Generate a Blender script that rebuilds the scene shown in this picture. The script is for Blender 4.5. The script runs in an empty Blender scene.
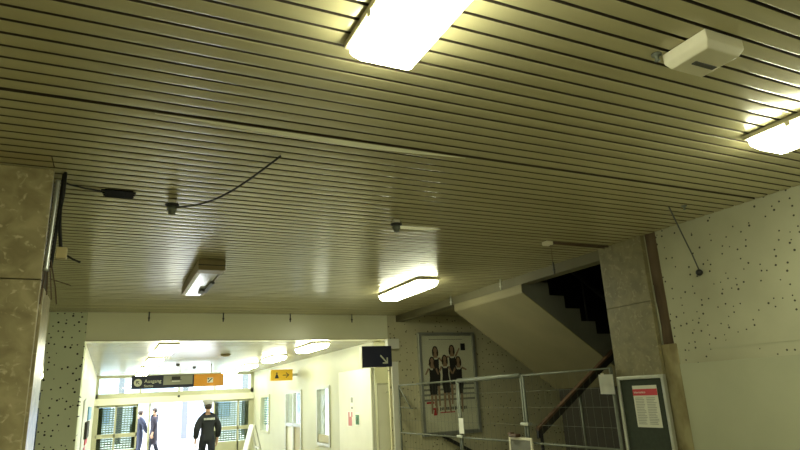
import bpy, bmesh, math, random
from mathutils import Vector, Matrix
random.seed(11)
C = bpy.context.scene.collection
SC = bpy.context.scene
PI = math.pi

# ------------------------------------------------------------------ materials
def _new(name):
    m = bpy.data.materials.new(name); m.use_nodes = True
    nt = m.node_tree
    return m, nt, nt.nodes['Principled BSDF']

def _coords(nt, scale=(1, 1, 1)):
    tc = nt.nodes.new('ShaderNodeTexCoord'); mp = nt.nodes.new('ShaderNodeMapping')
    mp.inputs['Scale'].default_value = scale
    nt.links.new(tc.outputs['Object'], mp.inputs['Vector'])
    return mp.outputs['Vector']

def mat(name, c, rough=0.6, metal=0.0, c2=None, scale=3.0, stretch=(1, 1, 1), detail=4, bump=0.0, spec=0.5, lo=0.35, hi=0.65):
    m, nt, b = _new(name)
    b.inputs['Roughness'].default_value = rough
    b.inputs['Metallic'].default_value = metal
    b.inputs['Specular IOR Level'].default_value = spec
    c2 = c2 or tuple(v * 0.88 for v in c)
    v = _coords(nt, stretch)
    n = nt.nodes.new('ShaderNodeTexNoise'); n.inputs['Scale'].default_value = scale; n.inputs['Detail'].default_value = detail
    nt.links.new(v, n.inputs['Vector'])
    r = nt.nodes.new('ShaderNodeValToRGB')
    r.color_ramp.elements[0].position = lo; r.color_ramp.elements[1].position = hi
    r.color_ramp.elements[0].color = (*c, 1); r.color_ramp.elements[1].color = (*c2, 1)
    nt.links.new(n.outputs['Fac'], r.inputs['Fac'])
    nt.links.new(r.outputs['Color'], b.inputs['Base Color'])
    if bump:
        bp = nt.nodes.new('ShaderNodeBump'); bp.inputs['Strength'].default_value = bump; bp.inputs['Distance'].default_value = 0.01
        nt.links.new(n.outputs['Fac'], bp.inputs['Height']); nt.links.new(bp.outputs['Normal'], b.inputs['Normal'])
    return m

def emit(name, c, s):
    m, nt, b = _new(name)
    b.inputs['Base Color'].default_value = (*c, 1)
    b.inputs['Emission Color'].default_value = (*c, 1)
    b.inputs['Emission Strength'].default_value = s
    return m

def glass(name, tint=(0.9, 0.95, 0.93), refl=0.1):
    m, nt, b = _new(name)
    nt.nodes.remove(b)
    out = nt.nodes['Material Output']
    t = nt.nodes.new('ShaderNodeBsdfTransparent'); t.inputs['Color'].default_value = (*tint, 1)
    g = nt.nodes.new('ShaderNodeBsdfGlossy'); g.inputs['Roughness'].default_value = 0.03
    x = nt.nodes.new('ShaderNodeMixShader'); x.inputs['Fac'].default_value = refl
    nt.links.new(t.outputs[0], x.inputs[1]); nt.links.new(g.outputs[0], x.inputs[2]); nt.links.new(x.outputs[0], out.inputs['Surface'])
    return m

def pitted(name, c, c2, axes, holes=(0.018, 0.017, 0.012), scale=7.0, radius=0.10, keep=0.5, rough=0.75):
    """concrete full of round pull-out holes; axes picks the two wall axes"""
    m, nt, b = _new(name)
    L = nt.links.new
    b.inputs['Roughness'].default_value = rough
    tc = nt.nodes.new('ShaderNodeTexCoord'); sx = nt.nodes.new('ShaderNodeSeparateXYZ'); cx = nt.nodes.new('ShaderNodeCombineXYZ')
    L(tc.outputs['Object'], sx.inputs[0])
    L(sx.outputs[axes[0]], cx.inputs[0]); L(sx.outputs[axes[1]], cx.inputs[1])
    n = nt.nodes.new('ShaderNodeTexNoise'); n.inputs['Scale'].default_value = 1.6; n.inputs['Detail'].default_value = 6
    L(tc.outputs['Object'], n.inputs['Vector'])
    r = nt.nodes.new('ShaderNodeValToRGB'); r.color_ramp.elements[0].position = .3; r.color_ramp.elements[1].position = .7
    r.color_ramp.elements[0].color = (*c, 1); r.color_ramp.elements[1].color = (*c2, 1)
    L(n.outputs['Fac'], r.inputs['Fac'])
    v = nt.nodes.new('ShaderNodeTexVoronoi'); v.voronoi_dimensions = '2D'; v.inputs['Scale'].default_value = scale
    L(cx.outputs[0], v.inputs['Vector'])
    sc = nt.nodes.new('ShaderNodeSeparateColor'); L(v.outputs['Color'], sc.inputs[0])
    # hole radius varies per cell
    rad = nt.nodes.new('ShaderNodeMath'); rad.operation = 'MULTIPLY_ADD'; L(sc.outputs[1], rad.inputs[0]); rad.inputs[1].default_value = radius * 0.6; rad.inputs[2].default_value = radius * 0.65
    lt = nt.nodes.new('ShaderNodeMath'); lt.operation = 'LESS_THAN'; L(v.outputs['Distance'], lt.inputs[0]); L(rad.outputs[0], lt.inputs[1])
    n2 = nt.nodes.new('ShaderNodeTexNoise'); n2.inputs['Scale'].default_value = 1.3; L(cx.outputs[0], n2.inputs['Vector'])
    sm = nt.nodes.new('ShaderNodeMath'); sm.operation = 'MULTIPLY_ADD'; L(n2.outputs['Fac'], sm.inputs[0]); sm.inputs[1].default_value = 0.9; L(sc.outputs[0], sm.inputs[2])
    gt = nt.nodes.new('ShaderNodeMath'); gt.operation = 'GREATER_THAN'; L(sm.outputs[0], gt.inputs[0]); gt.inputs[1].default_value = keep + 0.45
    mk = nt.nodes.new('ShaderNodeMath'); mk.operation = 'MULTIPLY'; L(lt.outputs[0], mk.inputs[0]); L(gt.outputs[0], mk.inputs[1])
    mx = nt.nodes.new('ShaderNodeMix'); mx.data_type = 'RGBA'
    L(mk.outputs[0], mx.inputs['Factor']); L(r.outputs['Color'], mx.inputs['A']); mx.inputs['B'].default_value = (*holes, 1)
    L(mx.outputs['Result'], b.inputs['Base Color'])
    bp = nt.nodes.new('ShaderNodeBump'); bp.invert = True; bp.inputs['Strength'].default_value = 0.5; bp.inputs['Distance'].default_value = 0.01
    L(mk.outputs[0], bp.inputs['Height']); L(bp.outputs['Normal'], b.inputs['Normal'])
    return m

def marble(name, a, bcol, ccol, rough=0.35):
    """breccia-like stone slab: cloudy ground with pale shards"""
    m, nt, b = _new(name); L = nt.links.new
    b.inputs['Roughness'].default_value = rough
    v = _coords(nt)
    n = nt.nodes.new('ShaderNodeTexNoise'); n.inputs['Scale'].default_value = 8; n.inputs['Detail'].default_value = 9; n.inputs['Distortion'].default_value = 0.7
    L(v, n.inputs['Vector'])
    r = nt.nodes.new('ShaderNodeValToRGB'); r.color_ramp.elements[0].position = .34; r.color_ramp.elements[1].position = .66
    r.color_ramp.elements[0].color = (*a, 1); r.color_ramp.elements[1].color = (*bcol, 1)
    L(n.outputs['Fac'], r.inputs['Fac'])
    n2 = nt.nodes.new('ShaderNodeTexNoise'); n2.inputs['Scale'].default_value = 19; n2.inputs['Detail'].default_value = 7; n2.inputs['Distortion'].default_value = 0.8
    L(v, n2.inputs['Vector'])
    r2 = nt.nodes.new('ShaderNodeValToRGB'); r2.color_ramp.elements[0].position = .56; r2.color_ramp.elements[1].position = .66
    r2.color_ramp.elements[0].color = (0, 0, 0, 1); r2.color_ramp.elements[1].color = (1, 1, 1, 1)
    L(n2.outputs['Fac'], r2.inputs['Fac'])
    mx = nt.nodes.new('ShaderNodeMix'); mx.data_type = 'RGBA'
    L(r2.outputs['Color'], mx.inputs['Factor']); L(r.outputs['Color'], mx.inputs['A']); mx.inputs['B'].default_value = (*ccol, 1)
    L(mx.outputs['Result'], b.inputs['Base Color'])
    return m

M = {}
M['slat'] = mat('cream painted aluminium slats', (0.435, 0.395, 0.225), 0.21, 0.0, (0.385, 0.345, 0.19), 1.3, (0.35, 6, 1), 5, spec=0.75)
M['slat_old'] = mat('yellowed aluminium slats', (0.40, 0.345, 0.18), 0.25, 0.0, (0.35, 0.29, 0.15), 1.3, (0.35, 6, 1), 5, spec=0.7)
M['glint_strip'] = mat('strip edge with painted glint', (0.72, 0.70, 0.52), 0.36, 0.35, spec=0.8)  # paler than the slats: the light caught by the edge is in the colour
M['void'] = mat('black ceiling void', (0.065, 0.046, 0.028), 0.9)
M['panel_ceiling'] = mat('glossy cream metal ceiling', (0.34, 0.32, 0.225), 0.25, 0.0, (0.31, 0.29, 0.20), 0.8, (0.3, 3, 1), spec=0.55)
M['beam'] = mat('cream lacquered beam', (0.88, 0.875, 0.65), 0.28, 0.0, (0.83, 0.825, 0.61), 0.9)
M['white_wall'] = mat('off-white wall paint', (0.56, 0.565, 0.43), 0.45, 0.0, (0.51, 0.515, 0.39), 1.1)
M['white'] = mat('white lacquer', (0.78, 0.77, 0.66), 0.4, 0.0, (0.72, 0.71, 0.60), 2)
M['floor'] = mat('grey stone floor', (0.46, 0.44, 0.34), 0.35, 0.0, (0.36, 0.345, 0.27), 3, (1, 1, 1), 8)
M['concrete_x'] = pitted('pitted concrete wall', (0.44, 0.435, 0.30), (0.345, 0.335, 0.225), ('Y', 'Z'), holes=(0.05, 0.046, 0.03), scale=14.0, radius=0.11, keep=0.55)
M['concrete_y'] = pitted('pitted alcove concrete', (0.60, 0.56, 0.36), (0.49, 0.46, 0.29), ('X', 'Z'), holes=(0.12, 0.105, 0.065), scale=9.0, radius=0.11, keep=0.42)
M['concrete_col'] = pitted('pitted green-grey column', (0.68, 0.73, 0.53), (0.62, 0.66, 0.48), ('X', 'Z'), scale=11, radius=0.135, keep=0.37)
M['plaster'] = mat('smooth cement panel', (0.40, 0.405, 0.275), 0.7, 0.0, (0.34, 0.345, 0.23), 1.2, (1, 1, 1), 6)
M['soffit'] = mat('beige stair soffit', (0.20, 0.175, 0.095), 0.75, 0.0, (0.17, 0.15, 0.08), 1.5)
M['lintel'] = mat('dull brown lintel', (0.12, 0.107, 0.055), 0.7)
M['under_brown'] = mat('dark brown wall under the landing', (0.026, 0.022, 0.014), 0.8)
M['dark_wall'] = mat('stairwell painted unlit dark', (0.020, 0.019, 0.017), 0.85)  # near-black stands for the unlit upper floor, darkness put into the colour
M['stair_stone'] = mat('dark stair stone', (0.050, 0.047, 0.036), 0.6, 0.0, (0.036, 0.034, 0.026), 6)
M['stringer'] = mat('grey stair stringer', (0.17, 0.17, 0.14), 0.75, 0.0, (0.14, 0.14, 0.115), 3)
M['rail_wood'] = mat('brown handrail wood', (0.085, 0.045, 0.022), 0.5, 0.0, (0.10, 0.05, 0.025), 6, (1, 8, 8))
M['dark_steel'] = mat('dark steel', (0.035, 0.032, 0.028), 0.45, 0.5)
M['steel'] = mat('galvanised steel', (0.16, 0.175, 0.135), 0.6, 0.3, (0.13, 0.14, 0.11), 12)
M['alu'] = mat('brushed aluminium', (0.52, 0.53, 0.47), 0.38, 0.7, (0.46, 0.47, 0.41), 8)
M['frame_green'] = mat('pale green-cream frame', (0.50, 0.50, 0.36), 0.4, 0.0, (0.45, 0.45, 0.32), 2)
M['marble'] = marble('brown breccia marble', (0.28, 0.235, 0.125), (0.46, 0.395, 0.225), (0.60, 0.53, 0.34), 0.3)
M['marble_pale'] = marble('beige breccia marble', (0.145, 0.125, 0.060), (0.21, 0.185, 0.092), (0.25, 0.22, 0.118), 0.5)
M['joint'] = mat('dark slab joint', (0.06, 0.045, 0.025), 0.8)
M['rust'] = mat('rusty brown channel', (0.085, 0.055, 0.030), 0.75, 0.0, (0.17, 0.12, 0.07), 6, (1, 1, 0.35), 6)
M['ochre'] = mat('stained ochre mortar', (0.20, 0.16, 0.07), 0.8, 0.0, (0.36, 0.32, 0.17), 7, (1, 1, 0.5), 6)
M['housing'] = mat('cream lamp housing', (0.55, 0.50, 0.34), 0.4, 0.0, (0.50, 0.45, 0.30), 4)
M['housing_dark'] = mat('brown and shaded cream housing', (0.26, 0.20, 0.085), 0.45, 0.0, (0.21, 0.16, 0.065), 4)
M['reflector'] = mat('white lamp reflector', (0.85, 0.87, 0.90), 0.12, 0.0, (0.80, 0.82, 0.86), 3)
M['black'] = mat('black rubber', (0.012, 0.011, 0.010), 0.55)
M['tape'] = mat('matt black tape', (0.008, 0.007, 0.007), 0.7)
M['tape'].node_tree.nodes['Principled BSDF'].inputs['Specular IOR Level'].default_value = 0.05
M['greydark'] = mat('dark grey plastic', (0.06, 0.06, 0.055), 0.5)
M['box_white'] = mat('aged white plastic', (0.72, 0.68, 0.53), 0.5, 0.0, (0.66, 0.62, 0.47), 5)
M['cream_box'] = mat('cream plastic', (0.55, 0.45, 0.22), 0.5)
M['conduit'] = mat('silver conduit', (0.60, 0.62, 0.62), 0.3, 0.8)
M['copper'] = mat('brown loose wires', (0.10, 0.06, 0.03), 0.6)
M['board_green'] = mat('dark green felt', (0.032, 0.042, 0.026), 0.9, 0.0, (0.026, 0.034, 0.021), 30)
M['paper'] = mat('white paper', (0.66, 0.66, 0.55), 0.8, 0.0, (0.62, 0.62, 0.51), 8)
M['paper_bright'] = mat('bright white paper', (0.80, 0.80, 0.70), 0.8)
M['red'] = mat('red print', (0.55, 0.035, 0.05), 0.6)
M['ink'] = mat('grey print', (0.28, 0.28, 0.24), 0.8)
M['inkblack'] = mat('black print', (0.03, 0.028, 0.025), 0.7)
M['poster'] = mat('pale poster paper', (0.82, 0.81, 0.64), 0.5, 0.0, (0.68, 0.68, 0.54), 1.2)
M['skin'] = mat('skin', (0.55, 0.33, 0.23), 0.55)
M['skin_print'] = mat('printed skin tone', (0.38, 0.25, 0.16), 0.6)
M['dress'] = mat('printed black dress', (0.030, 0.026, 0.026), 0.6)
M['hairdark'] = mat('dark hair', (0.035, 0.022, 0.015), 0.5)
M['navy'] = mat('navy sign face', (0.010, 0.012, 0.036), 0.6)
M['signgrey'] = mat('grey sign face', (0.25, 0.255, 0.20), 0.4)
M['orange'] = mat('orange sign face', (0.78, 0.33, 0.025), 0.4)
M['yellow'] = mat('yellow sign face', (0.82, 0.50, 0.03), 0.4)
M['signwhite'] = mat('white sign print', (0.85, 0.86, 0.78), 0.5)
M['signcream'] = mat('pale sign print', (0.62, 0.63, 0.48), 0.5)
M['blue'] = mat('blue card', (0.08, 0.26, 0.42), 0.5)
M['pink'] = mat('pink print', (0.60, 0.22, 0.25), 0.6)
M['greenprint'] = mat('green print', (0.10, 0.24, 0.15), 0.6)
M['jacket'] = mat('dark navy jacket cloth', (0.012, 0.016, 0.022), 0.8)
M['trousers'] = mat('dark navy trousers cloth', (0.012, 0.015, 0.028), 0.85)
M['coat'] = mat('dark violet coat cloth', (0.014, 0.011, 0.022), 0.85)
M['bluecloth'] = mat('dull blue cloth', (0.02, 0.027, 0.055), 0.85)
M['shoe'] = mat('black shoe leather', (0.015, 0.013, 0.012), 0.4)
M['cap'] = mat('white cap cloth', (0.50, 0.50, 0.50), 0.7)
M['glass'] = glass('clear glass', (0.90, 0.95, 0.92), 0.08)
M['clearglass'] = glass('poster glass', (0.97, 0.97, 0.95), 0.035)
M['tintglass'] = glass('tinted door glass', (0.60, 0.66, 0.60), 0.06)
M['shutter'] = mat('grey-green shutter slats', (0.27, 0.31, 0.20), 0.5, 0.0, (0.23, 0.27, 0.17), 4)
M['smokeglass'] = glass('smoked window glass', (0.08, 0.09, 0.115), 0.06)
M['decal'] = mat('frosted white decal', (0.80, 0.85, 0.88), 0.6)
M['blind'] = mat('blue-green blind', (0.20, 0.33, 0.33), 0.6)
M['panel_tan'] = mat('tan infill panel', (0.50, 0.46, 0.31), 0.5)
M['pave'] = mat('pale pavement', (0.62, 0.62, 0.60), 0.8, 0.0, (0.55, 0.55, 0.53), 2)
M['facade'] = mat('pale blue-grey facade', (0.74, 0.79, 0.86), 0.7)
M['facade_dark'] = mat('grey-blue facade columns', (0.075, 0.085, 0.10), 0.6)
M['facade_glass'] = mat('far window glass', (0.30, 0.42, 0.58), 0.15)
LAMP = 29.0
M['lamp'] = emit('glowing diffuser', (0.975, 1.0, 0.70), LAMP)

# ------------------------------------------------------------------ mesh helpers
def bx(bm, x0, x1, y0, y1, z0, z1, bev=0.0, mi=0):
    x0, x1 = sorted((x0, x1)); y0, y1 = sorted((y0, y1)); z0, z1 = sorted((z0, z1))
    v = [bm.verts.new(p) for p in ((x0, y0, z0), (x1, y0, z0), (x1, y1, z0), (x0, y1, z0), (x0, y0, z1), (x1, y0, z1), (x1, y1, z1), (x0, y1, z1))]
    fs = [bm.faces.new([v[i] for i in f]) for f in ((3, 2, 1, 0), (4, 5, 6, 7), (0, 1, 5, 4), (1, 2, 6, 5), (2, 3, 7, 6), (3, 0, 4, 7))]
    for f in fs: f.material_index = mi
    if bev:
        es = list({e for f in fs for e in f.edges})
        r = bmesh.ops.bevel(bm, geom=es, offset=bev, segments=2, affect='EDGES', profile=0.5)
        for f in r['faces']: f.material_index = mi
    return bm

def BX(*a, **k): return bx(bmesh.new(), *a, **k)

def tube(bm, pts, r, seg=8, cap=True):
    pts = [Vector(p) for p in pts]
    rings = []
    up = Vector((0, 0, 1))
    for i, p in enumerate(pts):
        d = (pts[min(i + 1, len(pts) - 1)] - pts[max(i - 1, 0)]).normalized()
        u = d.cross(up)
        if u.length < 1e-3: u = d.cross(Vector((1, 0, 0)))
        u.normalize(); w = d.cross(u)
        rr = r[i] if isinstance(r, (list, tuple)) else r
        rings.append([bm.verts.new(p + u * math.cos(2 * PI * k / seg) * rr + w * math.sin(2 * PI * k / seg) * rr) for k in range(seg)])
    for a, b in zip(rings, rings[1:]):
        for k in range(seg):
            f = bm.faces.new((a[k], a[(k + 1) % seg], b[(k + 1) % seg], b[k])); f.smooth = seg > 6
    if cap:
        bm.faces.new(rings[0][::-1]); bm.faces.new(rings[-1])
    bmesh.ops.recalc_face_normals(bm, faces=bm.faces[:])
    return bm

def TUBE(*a, **k): return tube(bmesh.new(), *a, **k)

def lathe(bm, prof, c, seg=20):
    """prof: (radius, z) list, revolved about a vertical axis through c"""
    rings = []
    for r, z in prof:
        rings.append([bm.verts.new((c[0] + max(r, 1e-4) * math.cos(2 * PI * k / seg), c[1] + max(r, 1e-4) * math.sin(2 * PI * k / seg), c[2] + z)) for k in range(seg)])
    for a, b in zip(rings, rings[1:]):
        for k in range(seg): bm.faces.new((a[k], a[(k + 1) % seg], b[(k + 1) % seg], b[k])).smooth = True
    bm.faces.new(rings[0][::-1]); bm.faces.new(rings[-1])
    bmesh.ops.recalc_face_normals(bm, faces=bm.faces[:])
    return bm

def prism(bm, poly, axis, a, b):
    """poly of (p, q); axis 'x': points (., p, q); 'y': (p, ., q); 'z': (p, q, .)"""
    def P(p, q, t): return {'x': (t, p, q), 'y': (p, t, q), 'z': (p, q, t)}[axis]
    A = [bm.verts.new(P(p, q, a)) for p, q in poly]; B = [bm.verts.new(P(p, q, b)) for p, q in poly]
    n = len(poly)
    fs = [bm.faces.new(A), bm.faces.new(B[::-1])] + [bm.faces.new((A[i], B[i], B[(i + 1) % n], A[(i + 1) % n])) for i in range(n)]
    bmesh.ops.recalc_face_normals(bm, faces=fs)
    return bm

def PRISM(*a): return prism(bmesh.new(), *a)

def ball(bm, c, r, s=(1, 1, 1), seg=14):
    res = bmesh.ops.create_uvsphere(bm, u_segments=seg, v_segments=seg // 2 + 2, radius=r)
    for v in res['verts']: v.co = Vector((v.co.x * s[0] + c[0], v.co.y * s[1] + c[1], v.co.z * s[2] + c[2]))
    for f in {f for v in res['verts'] for f in v.link_faces}: f.smooth = True
    return bm

def origin_of(o):
    p = Vector((0, 0, 0))
    while o is not None: p += o.location; o = o.parent
    return p

def obj(name, bm, m, parent=None, label=None):
    """bm is in world coordinates; the object keeps its parent's origin"""
    me = bpy.data.meshes.new(name)
    if parent is not None:
        bmesh.ops.translate(bm, verts=bm.verts[:], vec=-origin_of(parent))
    bm.to_mesh(me); bm.free()
    o = bpy.data.objects.new(name, me); C.objects.link(o)
    for k in (m if isinstance(m, (list, tuple)) else [m]): me.materials.append(M[k])
    o.parent = parent
    if label: o['label'] = label
    return o

def tag(o, label, cat, group=None):
    o['label'] = label; o['category'] = cat
    if group: o['group'] = group
    return o

def single(name, bm, m, label, cat, base=None, group=None):
    """a thing that is one mesh, with its origin at its own base"""
    if base is None:
        xs = [v.co for v in bm.verts]
        base = (sum(c.x for c in xs) / len(xs), sum(c.y for c in xs) / len(xs), min(c.z for c in xs))
    bmesh.ops.translate(bm, verts=bm.verts[:], vec=-Vector(base))
    o = obj(name, bm, m); o.location = base
    return tag(o, label, cat, group)

def thing(name, label, cat, loc, group=None):
    o = bpy.data.objects.new(name, None); C.objects.link(o)
    o.location = loc; o.empty_display_size = 0.1
    return tag(o, label, cat, group)

def struct(name, bm, m, parent=None):
    o = obj(name, bm, m, parent)
    if parent is None: o['kind'] = 'structure'
    return o

def struct_root(name, loc):
    o = bpy.data.objects.new(name, None); C.objects.link(o); o.location = loc; o['kind'] = 'structure'
    return o

def dup(root, loc, label, group=None):
    r = root.copy(); C.objects.link(r); r.location = loc; r['label'] = label
    if group: r['group'] = group
    for ch in list(root.children):
        c = ch.copy(); C.objects.link(c); c.parent = r
        for g in ch.children:
            d = g.copy(); C.objects.link(d); d.parent = c
    return r

def text_bm(body, size, depth=0.002, align='LEFT'):
    cu = bpy.data.curves.new('lettering', 'FONT'); cu.body = body; cu.size = size; cu.extrude = depth; cu.align_x = align; cu.resolution_u = 3
    o = bpy.data.objects.new('lettering', cu); C.objects.link(o)
    dg = bpy.context.evaluated_depsgraph_get()
    me = bpy.data.meshes.new_from_object(o.evaluated_get(dg))
    bm = bmesh.new(); bm.from_mesh(me)
    bpy.data.objects.remove(o); bpy.data.meshes.remove(me); bpy.data.curves.remove(cu)
    return bm

def face_front(bm, x, y, z):       # text plane -> faces the hall (-Y)
    bm.transform(Matrix.Translation((x, y, z)) @ Matrix.Rotation(PI / 2, 4, 'X')); return bm

def face_left(bm, x, y, z):        # text plane -> faces -X, reading towards -Y
    bm.transform(Matrix.Translation((x, y, z)) @ Matrix.Rotation(-PI / 2, 4, 'Z') @ Matrix.Rotation(PI / 2, 4, 'X')); return bm

# ------------------------------------------------------------------ setting
HX0, HX1, HY0, YB, ZC = -4.0, 4.69, -5.0, 9.92, 3.05
CZ, YF = 2.63, 21.0

struct('floor', BX(HX0 - 0.2, 9.2, HY0 - 0.2, YF + 0.3, -0.15, 0.0), 'floor')

def slat_profile(x0, x1, y, tilt=0.0, dz=0.0, bm=None):
    """one lipped, faintly crowned aluminium strip running along X"""
    w = 0.0790
    prof = [(0, 0.020), (0.0, 0.0014), (0.0015, 0.0006), (0.010, 0.0), (0.039, -0.0009), (0.0690, 0.0), (0.0775, 0.0006), (w, 0.0014), (w, 0.020)]
    A = [bm.verts.new((x0, y + a, ZC + b + dz + tilt * (a - w / 2))) for a, b in prof]
    B = [bm.verts.new((x1, y + a, ZC + b + dz + tilt * (a - w / 2))) for a, b in prof]
    for i in range(len(prof) - 1):
        f = bm.faces.new((A[i], B[i], B[i + 1], A[i + 1])); f.smooth = True
        if i in (0, len(prof) - 2): f.material_index = 1; f.smooth = False
    return bm

P = 0.0950
bm = bmesh.new(); bo = bmesh.new()
y = HY0 + 0.093 - 0.1; k = 0
while y + 0.083 < YB - 0.001:
    t = random.gauss(0, 0.002); dz = random.gauss(0, 0.0003)
    if 3.60 < y < 3.80:
        slat_profile(-0.395, HX1 - 0.004, y, t, dz, bm)
        slat_profile(HX0, -0.400, y, random.gauss(0, 0.003), dz - 0.001, bo)
    else:
        slat_profile(HX0, HX1 - 0.004, y, t, dz, bm)
    y += P
    if 2.86 < y < 2.86 + P and k == 0:      # one wider joint
        y += 0.014; k = 1; JY = y
bmesh.ops.recalc_face_normals(bm, faces=bm.faces[:]); bmesh.ops.recalc_face_normals(bo, faces=bo.faces[:])
ceil = struct('ceiling', bm, ['slat', 'void'])
struct('ceiling_side', bo, ['slat_old', 'void'])
struct('ceiling_void', BX(HX0, HX1, HY0, YB, ZC + 0.035, ZC + 0.2), 'void')
# the sprung strip edge beside the wide joint, and one further back
bm = bmesh.new()
def lip(bm, stations):
    # stations: (x, y, width, drop) of a strip edge that has sprung down
    rows = []
    for x, yy, wd, dr in stations:
        rows.append([bm.verts.new(q) for q in ((x, yy, ZC - 0.0012), (x, yy + wd, ZC - 0.0012 - dr), (x, yy + wd + 0.001, ZC - 0.0012 - dr), (x, yy + 0.002, ZC - 0.0006))])
    for a, b in zip(rows, rows[1:]):
        for i in range(4): bm.faces.new((a[i], a[(i + 1) % 4], b[(i + 1) % 4], b[i]))
    bm.faces.new(rows[0]); bm.faces.new(rows[-1][::-1])
lip(bm, [(0.10, JY + 0.004, 0.006, 0.001), (0.6, JY + 0.004, 0.016, 0.012), (1.15, JY + 0.004, 0.020, 0.021), (1.5, JY + 0.004, 0.016, 0.014), (1.9, JY + 0.004, 0.004, 0.0006)])
lip(bm, [(2.09, 4.40, 0.006, 0.026), (2.3, 4.40, 0.006, 0.026), (2.45, 4.40, 0.005, 0.020), (2.56, 4.40, 0.003, 0.004)])
bmesh.ops.recalc_face_normals(bm, faces=bm.faces[:])
struct('ceiling_loose_strip', bm, 'glint_strip', ceil)

# right wall: pitted concrete above a smooth cement panel, with the rusty channel towards the pillar
wr = struct('wall_right', BX(HX1, HX1 + 0.3, HY0, 3.93, 1.79, ZC + 0.2), 'concrete_x')
struct('wall_right_panel', BX(HX1 - 0.012, HX1 + 0.3, HY0, 3.90, 0, 1.79, 0.004), 'plaster', wr)
struct('wall_right_joint', BX(HX1 - 0.003, HX1 + 0.01, HY0, 3.925, 1.895, 1.901), 'plaster', wr)
struct('wall_right_channel', BX(HX1 + 0.035, HX1 + 0.1, 3.93, 4.085, 1.9, ZC + 0.05), 'rust', wr)
bm = BX(HX1 - 0.008, HX1 + 0.1, 3.90, 4.075, 0, 1.98, 0.012)
struct('wall_right_mortar', bm, 'ochre', wr)
struct('wall_right_conduit', TUBE([(HX1 + 0.005, 4.060, 1.93), (HX1 + 0.015, 4.062, 2.15), (HX1 + 0.003, 4.055, 2.3), (HX1 + 0.008, 4.062, 2.55)], 0.007), 'plaster', wr)

struct('wall_back', BX(HX0, 9.2, HY0 - 0.2, HY0, 0, ZC + 0.2), 'plaster')
struct('wall_left', BX(HX0 - 0.2, HX0, HY0, YF, 0, ZC + 0.2), 'white_wall')

# alcove with the stairs
struct('wall_alcove_back', BX(4.50, 9.0, YB, YB + 0.06, 0, ZC + 2.0), 'concrete_y')
struct('wall_alcove_side', BX(9.0, 9.2, 4.5, YB + 0.1, 0, ZC + 2.0), 'plaster')
struct('wall_alcove_front', BX(5.3, 9.0, 4.50, 4.70, 0, ZC + 2.0), 'plaster')
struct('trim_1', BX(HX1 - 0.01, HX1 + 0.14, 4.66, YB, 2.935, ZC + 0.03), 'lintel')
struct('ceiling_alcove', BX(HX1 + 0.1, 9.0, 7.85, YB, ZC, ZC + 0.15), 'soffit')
bm = BX(HX1 + 0.05, 9.0, 4.7, YB, ZC + 1.95, ZC + 2.05)
bx(bm, HX1 + 0.13, HX1 + 0.2, 4.64, YB, ZC + 0.0, ZC + 2.0); bx(bm, HX1 + 0.003, HX1 + 0.16, 3.95, YB + 0.3, ZC + 0.032, ZC + 0.25); bx(bm, HX1 + 0.2, 9.0, 4.705, 4.78, ZC - 0.6, ZC + 1.95); bx(bm, HX1 + 0.02, HX1 + 0.7, 4.5, 4.78, ZC + 0.022, ZC + 2.0); bx(bm, 8.93, 8.98, 4.78, 7.8, 2.2, ZC + 1.95); bx(bm, 8.94, 8.99, 4.78, 7.8, 1.8, 2.2)
prism(bm, [(4.84, 3.0), (6.65, 1.80), (8.99, 1.80), (8.99, 5.0), (4.84, 5.0)], 'y', 7.80, 7.86)  # dark sheet behind the upper flight, painted in place of unlit depth
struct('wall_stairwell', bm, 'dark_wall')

# beam across the hall and the corridor behind it
bm = BX(HX0, 4.50, YB, YB + 0.35, CZ, ZC + 0.03)
be = struct('trim_2', bm, 'beam')
bm = bmesh.new()
bx(bm, HX0, 4.5, YB - 0.008, YB + 0.02, CZ - 0.006, CZ + 0.006)
struct('trim_2_joint', bm, 'housing', be)
bm = bmesh.new()
yy = YB + 0.35
while yy < YF:
    bx(bm, HX0, 4.8, yy + 0.003, min(yy + 0.6, YF) - 0.003, CZ + random.uniform(-0.001, 0.001), CZ + 0.05, 0.002)
    yy += 0.6
struct('ceiling_corridor', bm, 'panel_ceiling')
struct('ceiling_corridor_slab', BX(HX0, 9.0, YB + 0.36, YF, CZ + 0.06, CZ + 0.2), 'void')
struct('wall_corridor_left', BX(-0.50, -0.38, YB + 0.5, YF, 0, CZ), 'white_wall')

# corridor right wall with real openings
XR = 4.42
openings = [(12.95, 13.90, 0.70, 1.90), (15.15, 16.72, 0.0, 1.87), (18.60, 19.80, 0.73, 1.82)]
bm = bmesh.new(); y0 = 10.40
for a, b, z0, z1 in openings:
    bx(bm, XR, XR + 0.2, y0, a, 0, CZ)
    if z0 > 0: bx(bm, XR, XR + 0.2, a, b, 0, z0)
    bx(bm, XR, XR + 0.2, a, b, z1, CZ); y0 = b
bx(bm, XR, XR + 0.2, y0, YF, 0, CZ)
wcr = struct('wall_corridor_right', bm, 'white_wall')
bm = BX(XR + 0.002, 4.78, 10.398, 10.5, 0, CZ); bx(bm, 4.74, 4.80, YB + 0.06, 10.40, 0, CZ)
struct('wall_corridor_return', bm, 'beam', wcr)

def frame_x(bm, x0, x1, a, b, z0, z1, t):
    bx(bm, x0, x1, a, a + t, z0, z1, 0.004); bx(bm, x0, x1, b - t, b, z0, z1, 0.004)
    bx(bm, x0, x1, a + t, b - t, z1 - t, z1, 0.004); bx(bm, x0, x1, a + t, b - t, z0, z0 + t, 0.004)

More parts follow.
